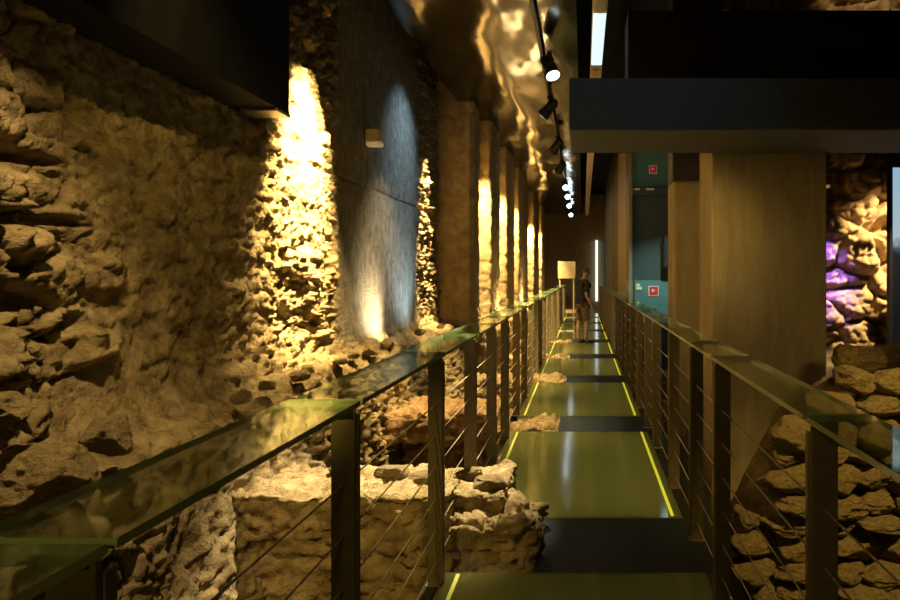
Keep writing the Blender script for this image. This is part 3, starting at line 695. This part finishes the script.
spotlight(8.8, (0.35, -0.45, -1.0), 'large black track spotlight with a glowing white lens, first along the track', -0.42)
spotlight(11.0, (-0.9, 0.5, -0.9), 'black track spotlight turned towards the plaster wall, second along the track')
spotlight(14.2, (-0.8, 0.7, -0.9), 'black track spotlight above the start of the rounded piers, third along the track')
spotlight(17.0, (-0.6, 0.8, -0.8), 'black track spotlight just beyond the man, fourth along the track')
spotlight(20.5, (0.2, -1.0, -0.6), 'lit track spotlight facing the visitor, fifth along the track')
spotlight(23.0, (0.2, -1.0, -0.5), 'lit track spotlight facing the visitor, sixth along the track')
spotlight(26.0, (0.15, -1.0, -0.5), 'lit track spotlight facing the visitor, seventh along the track')
spotlight(30.0, (0.1, -1.0, -0.4), 'lit track spotlight facing the visitor, farthest along the track')
# a small lamp on the right rocks
t = empty('clip_lamp', (2.22, 6.9, EYE+0.85), 'small bright strip lamp sticking out beside the big concrete pillar', 'lamp')
part(MB().box(2.08, 2.42, 6.86, 6.94, EYE+0.86, EYE+0.885, bev=0.004), 'body', M['cream_lens'], t)
part(MB().tube((2.05, 6.5, EYE+0.80), (2.25, 6.9, EYE+0.86), 0.012), 'arm', M['steel'], t)

# signs on the teal wall
def sign(cx, cz, s, y, label):
    t = empty('fire_sign', (cx, y, cz), label, 'sign')
    part(MB().box(cx-s, cx+s, y-0.012, y, cz-s, cz+s, bev=0.002), 'border_plate', M['white'], t)
    part(MB().box(cx-s*.84, cx+s*.84, y-0.016, y-0.010, cz-s*.84, cz+s*.84), 'red_face', M['red'], t)
    mb = MB(); yy = y-0.021
    mb.poly([(cx-s*.35, yy, cz+s*.45), (cx-s*.35, yy, cz-s*.25), (cx+s*.40, yy, cz+s*.12)], (0, 0.006, 0))
    part(mb, 'white_arrow', M['white'], t)
Y0 = 14.54
px = lambda u, y: (u-583)*y/700
pz = lambda v, y: EYE+(275-v)*y/700
sign(px(653.5, Y0), pz(291, Y0), 0.105, Y0, 'red square fire sign with white arrow on the lower teal wall')
sign(px(653, Y0), pz(169.5, Y0), 0.085, Y0, 'red square fire sign high on the upper teal wall')
t = empty('exit_sign', (px(637.5, Y0), Y0, pz(286, Y0)), 'small pale green exit sign left of the red fire sign', 'sign')
ex, ez = px(637.5, Y0), pz(286, Y0)
part(MB().box(ex-0.06, ex+0.09, Y0-0.012, Y0, ez-0.075, ez-0.015, bev=0.002), 'lower_plate', M['green_sign'], t)
part(MB().box(ex-0.05, ex+0.05, Y0-0.012, Y0, ez-0.008, ez+0.05, bev=0.002), 'upper_plate', M['green_sign'], t)
t = empty('fire_extinguisher', (px(654, 14.35), 14.35, 0.45), 'red fire extinguisher hung on the teal wall below the fire sign', 'fire extinguisher')
ex = px(654, 14.4)
part(MB().lathe([(0.075, 0.0), (0.09, 0.02), (0.09, 0.36), (0.07, 0.42), (0.03, 0.45), (0.025, 0.50)], 20, Matrix.Translation((ex, 14.42, 0.33))), 'cylinder', M['extinguisher'], t)
part(MB().box(ex-0.07, ex+0.04, 14.40, 14.44, 0.83, 0.86, bev=0.004), 'handle', M['black_metal'], t)
part(MB().box(ex-0.03, ex+0.03, 14.50, 14.55, 0.5, 0.8), 'bracket', M['steel'], t)
part(MB().box(ex-0.06, ex+0.06, 14.322, 14.332, 0.45, 0.62), 'paper_band', M['white'], t)
# small ceiling lamps on the slab of the teal room
for kx, lab in ((637, 'oval pale lamp on the slab edge above the grey wall, beneath the exit corner'), (650, 'thin pale strip lamp on the slab edge beneath the upper fire sign')):
    cx = px(kx, 14.3); w_ = 0.06 if kx == 637 else 0.09
    tag(MB().box(cx-w_, cx+w_, 14.30, 14.35, 3.29, 3.33, bev=0.012).build('slab_lamp', M['cream']), lab, 'lamp')
tag(MB().box(px(665, 14), px(672, 14), 14.2, 14.5, 1.7, 2.35, bev=0.02).build('wall_speaker', M['black_metal']), 'black box speaker on the grey wall beside the concrete pillar', 'speaker')

# display screen at the right frame edge
def screen_mat():
    m = bpy.data.materials.new('display picture'); m.use_nodes = True; nt = m.node_tree
    b = nt.nodes['Principled BSDF']; b.inputs['Base Color'].default_value = (0.01, 0.01, 0.01, 1); b.inputs['Roughness'].default_value = 0.2
    tc = nt.nodes.new('ShaderNodeTexCoord'); sp = nt.nodes.new('ShaderNodeSeparateXYZ'); nt.links.new(tc.outputs['Object'], sp.inputs[0])
    n = nt.nodes.new('ShaderNodeTexNoise'); n.inputs['Scale'].default_value = 9; nt.links.new(tc.outputs['Object'], n.inputs['Vector'])
    m1 = nt.nodes.new('ShaderNodeMath'); m1.operation = 'MULTIPLY_ADD'; m1.inputs[1].default_value = 0.22; nt.links.new(n.outputs['Fac'], m1.inputs[0]); nt.links.new(sp.outputs['Z'], m1.inputs[2])
    r = nt.nodes.new('ShaderNodeValToRGB'); mr = nt.nodes.new('ShaderNodeMapRange')
    mr.inputs[1].default_value = 1.2; mr.inputs[2].default_value = 2.8; nt.links.new(m1.outputs[0], mr.inputs[0]); nt.links.new(mr.outputs[0], r.inputs[0])
    e = r.color_ramp.elements; e[0].position = 0.40; e[0].color = (0.002, 0.003, 0.006, 1); e[1].position = 1.0; e[1].color = (0.30, 0.55, 0.75, 1)
    q = e.new(0.44); q.color = (0.05, 0.09, 0.13, 1); q = e.new(0.50); q.color = (0.50, 0.62, 0.68, 1)
    nt.links.new(r.outputs[0], b.inputs['Emission Color']); b.inputs['Emission Strength'].default_value = 0.8
    return m
t = empty('display_screen', (3.2, 6.55, 0.4), 'tall lit display screen with a pale sky picture at the right frame edge', 'screen')
part(MB().box(2.86, 3.6, 6.52, 6.60, 0.52, 2.58, bev=0.005), 'casing', M['black_metal'], t)
part(MB().box(2.885, 3.58, 6.512, 6.521, 0.56, 2.55), 'picture', screen_mat(), t)
part(MB().box(3.1, 3.2, 6.55, 6.6, -0.2, 0.55), 'stand', M['black_metal'], t)

# ================================================================== PERSON
def skin_mesh(verts, edges, radii, root=0, sub=2):
    me = bpy.data.meshes.new('tmp'); me.from_pydata(verts, edges, []); o = bpy.data.objects.new('tmp', me); C.objects.link(o)
    md = o.modifiers.new('s', 'SKIN'); md.use_smooth_shade = True
    for i, r in enumerate(radii):
        sv = me.skin_vertices[0].data[i]; sv.radius = (r, r) if not isinstance(r, tuple) else r; sv.use_root = (i == root)
    m2 = o.modifiers.new('d', 'SUBSURF'); m2.levels = sub; m2.render_levels = sub
    dg = bpy.context.evaluated_depsgraph_get(); out = bpy.data.meshes.new_from_object(o.evaluated_get(dg))
    bpy.data.objects.remove(o); 
    out.polygons.foreach_set('use_smooth', np.ones(len(out.polygons), bool)); return out
def chain(js):
    """js: {name: (pos, r, parent)} -> verts, edges, radii"""
    names = list(js); ix = {n: i for i, n in enumerate(names)}
    return [js[n][0] for n in names], [(ix[n], ix[js[n][2]]) for n in names if js[n][2]], [js[n][1] for n in names]
def person(loc, rz, H):
    s = H/1.75
    t = empty('person', loc, 'man in dark t-shirt, brown shorts and dark shoes standing sideways on the walkway', 'person', rz=rz)
    t.scale = (s, s, s)
    J = {'pelvis': ((0, 0, 0.94), (0.10, 0.12), None),
         'waist': ((0.01, 0, 1.10), (0.095, 0.12), 'pelvis'), 'chest': ((0.0, 0, 1.30), (0.105, 0.14), 'waist'), 'upper': ((0.01, 0, 1.43), (0.085, 0.13), 'chest'),
         'neck': ((0.045, 0, 1.52), 0.055, 'upper'), 'skull_base': ((0.075, 0, 1.575), 0.062, 'neck'), 'head': ((0.10, 0, 1.645), (0.085, 0.076), 'skull_base'), 'crown': ((0.095, 0, 1.70), (0.072, 0.062), 'head')}
    for sd, n in ((1, 'l'), (-1, 'r')):
        dx = 0.06 if sd < 0 else -0.05
        J['hip'+n] = ((0.0, sd*0.09, 0.86), (0.082, 0.082), 'pelvis')
        J['thigh'+n] = ((dx*0.4, sd*0.10, 0.68), 0.074, 'hip'+n)
        J['knee'+n] = ((dx*0.9, sd*0.10, 0.47), 0.056, 'thigh'+n)
        J['calf'+n] = ((dx*0.85-0.015, sd*0.10, 0.34), 0.058, 'knee'+n)
        J['ankle'+n] = ((dx*0.9-0.02, sd*0.10, 0.09), 0.037, 'calf'+n)
        J['ball'+n] = ((dx*0.9+0.10, sd*0.115, 0.035), (0.028, 0.04), 'ankle'+n)
        J['toe'+n] = ((dx*0.9+0.16, sd*0.12, 0.03), (0.02, 0.035), 'ball'+n)
        J['sh'+n] = ((0.01, sd*0.185, 1.40), 0.052, 'upper')
        J['arm'+n] = ((-0.015, sd*0.225, 1.26), 0.05, 'sh'+n)
        J['elb'+n] = ((-0.03, sd*0.24, 1.11), 0.041, 'arm'+n)
        J['fore'+n] = ((0.06, sd*0.235, 0.99), 0.038, 'elb'+n)
        J['wri'+n] = ((0.12, sd*0.22, 0.88), 0.027, 'fore'+n)
        J['palm'+n] = ((0.145, sd*0.215, 0.81), (0.020, 0.036), 'wri'+n)
        for f, (oy, ln, bend) in enumerate(((0.030, 0.072, 0.2), (0.010, 0.082, 0.3), (-0.010, 0.076, 0.35), (-0.028, 0.060, 0.4))):
            b = Vector((0.155+oy, sd*0.212, 0.775)); 
            J['f%d%s' % (f, n)] = (tuple(b), 0.0095, 'palm'+n)
            J['g%d%s' % (f, n)] = (tuple(b+Vector((0.010, -sd*0.012, -ln*0.5))), 0.009, 'f%d%s' % (f, n))
            J['h%d%s' % (f, n)] = (tuple(b+Vector((0.012, -sd*(0.014+0.03*bend), -ln))), 0.008, 'g%d%s' % (f, n))
        J['t0'+n] = ((0.165, sd*0.20, 0.835), 0.011, 'palm'+n); J['t1'+n] = ((0.195, sd*0.19, 0.795), 0.0095, 't0'+n); J['t2'+n] = ((0.20, sd*0.185, 0.765), 0.008, 't1'+n)
    v, e, r = chain(J)
    body = link('body', skin_mesh(v, e, r, 0, 2), M['skin'], t, True)
    # face: nose, brow, mouth, ears, eyes grown as shallow features
    fm = MB()
    fm.lathe([(0.006, 0.0), (0.017, 0.02), (0.013, 0.04), (0.005, 0.055)], 10, Matrix.Translation((0.172, 0, 1.615)) @ Matrix.Rotation(-0.25, 4, 'Y'))
    for sd in (1, -1):
        fm.lathe([(0.010, -0.012), (0.026, 0.0), (0.030, 0.012), (0.012, 0.02)], 12, Matrix.Translation((0.085, sd*0.082, 1.635)) @ Matrix.Rotation(math.pi/2*sd, 4, 'X'))
    fm.build('nose_and_ears', M['skin'], body, True)
    em = MB()
    for sd in (1, -1): em.lathe([(0.004, -0.006), (0.010, 0.0), (0.004, 0.006)], 10, Matrix.Translation((0.172, sd*0.032, 1.655)) @ Matrix.Rotation(math.pi/2, 4, 'Y'))
    em.box(0.165, 0.176, -0.024, 0.024, 1.590, 1.596); em.build('eyes_and_mouth', M['hair'], body)
    # hair cap
    bm = bmesh.new(); bmesh.ops.create_icosphere(bm, subdivisions=4, radius=1.0)
    kill = []
    for q in bm.verts:
        x, y, z = q.co
        if z < -0.25+0.55*max(0, x+0.1) : kill.append(q)
        q.co = Vector((0.083+x*0.098, y*0.087, 1.672+z*0.088))*1.0
    bmesh.ops.delete(bm, geom=kill, context='VERTS')
    me = bpy.data.meshes.new('hair'); bm.to_mesh(me); bm.free()
    h = link('hair', me, M['hair'], t, True); sm = h.modifiers.new('t', 'SOLIDIFY'); sm.thickness = 0.012; sm.offset = 0
    # clothes
    K = {'waist': ((0.008, 0, 1.08), (0.150, 0.18), None), 'hem': ((0.0, 0, 0.90), (0.162, 0.19), 'waist'), 'chest': ((0.0, 0, 1.29), (0.160, 0.20), 'waist'), 'upper': ((0.012, 0, 1.42), (0.125, 0.18), 'chest'), 'collar': ((0.035, 0, 1.495), 0.066, 'upper')}
    for sd, n in ((1, 'l'), (-1, 'r')):
        K['sh'+n] = ((0.01, sd*0.195, 1.40), 0.082, 'upper'); K['sl'+n] = ((-0.012, sd*0.23, 1.27), 0.070, 'sh'+n); K['cuff'+n] = ((-0.024, sd*0.238, 1.17), 0.066, 'sl'+n)
    v, e, r = chain(K); link('t_shirt', skin_mesh(v, e, r, 0, 2), M['shirt'], t, True)
    K = {'pel': ((0, 0, 0.95), (0.150, 0.175), None)}
    for sd, n in ((1, 'l'), (-1, 'r')):
        dx = 0.06 if sd < 0 else -0.05
        K['hip'+n] = ((0.0, sd*0.095, 0.85), 0.110, 'pel'); K['th'+n] = ((dx*0.4, sd*0.102, 0.68), 0.104, 'hip'+n); K['hem'+n] = ((dx*0.9, sd*0.102, 0.49), 0.092, 'th'+n)
    v, e, r = chain(K); link('shorts', skin_mesh(v, e, r, 0, 2), M['shorts'], t, True)
    for sd in (1, -1):
        dx = 0.06 if sd < 0 else -0.05
        v = [(dx*0.9-0.02, sd*0.10, 0.10), (dx*0.9-0.03, sd*0.10, 0.05), (dx*0.9+0.06, sd*0.11, 0.045), (dx*0.9+0.15, sd*0.12, 0.04), (dx*0.9+0.20, sd*0.123, 0.032)]
        link('shoe', skin_mesh(v, [(0, 1), (1, 2), (2, 3), (3, 4)], [0.048, 0.05, 0.046, 0.044, 0.03], 1, 2), M['shoe'], t, True)
    return t
person((-0.01, 15.85, 0.004), math.radians(28), 1.70)
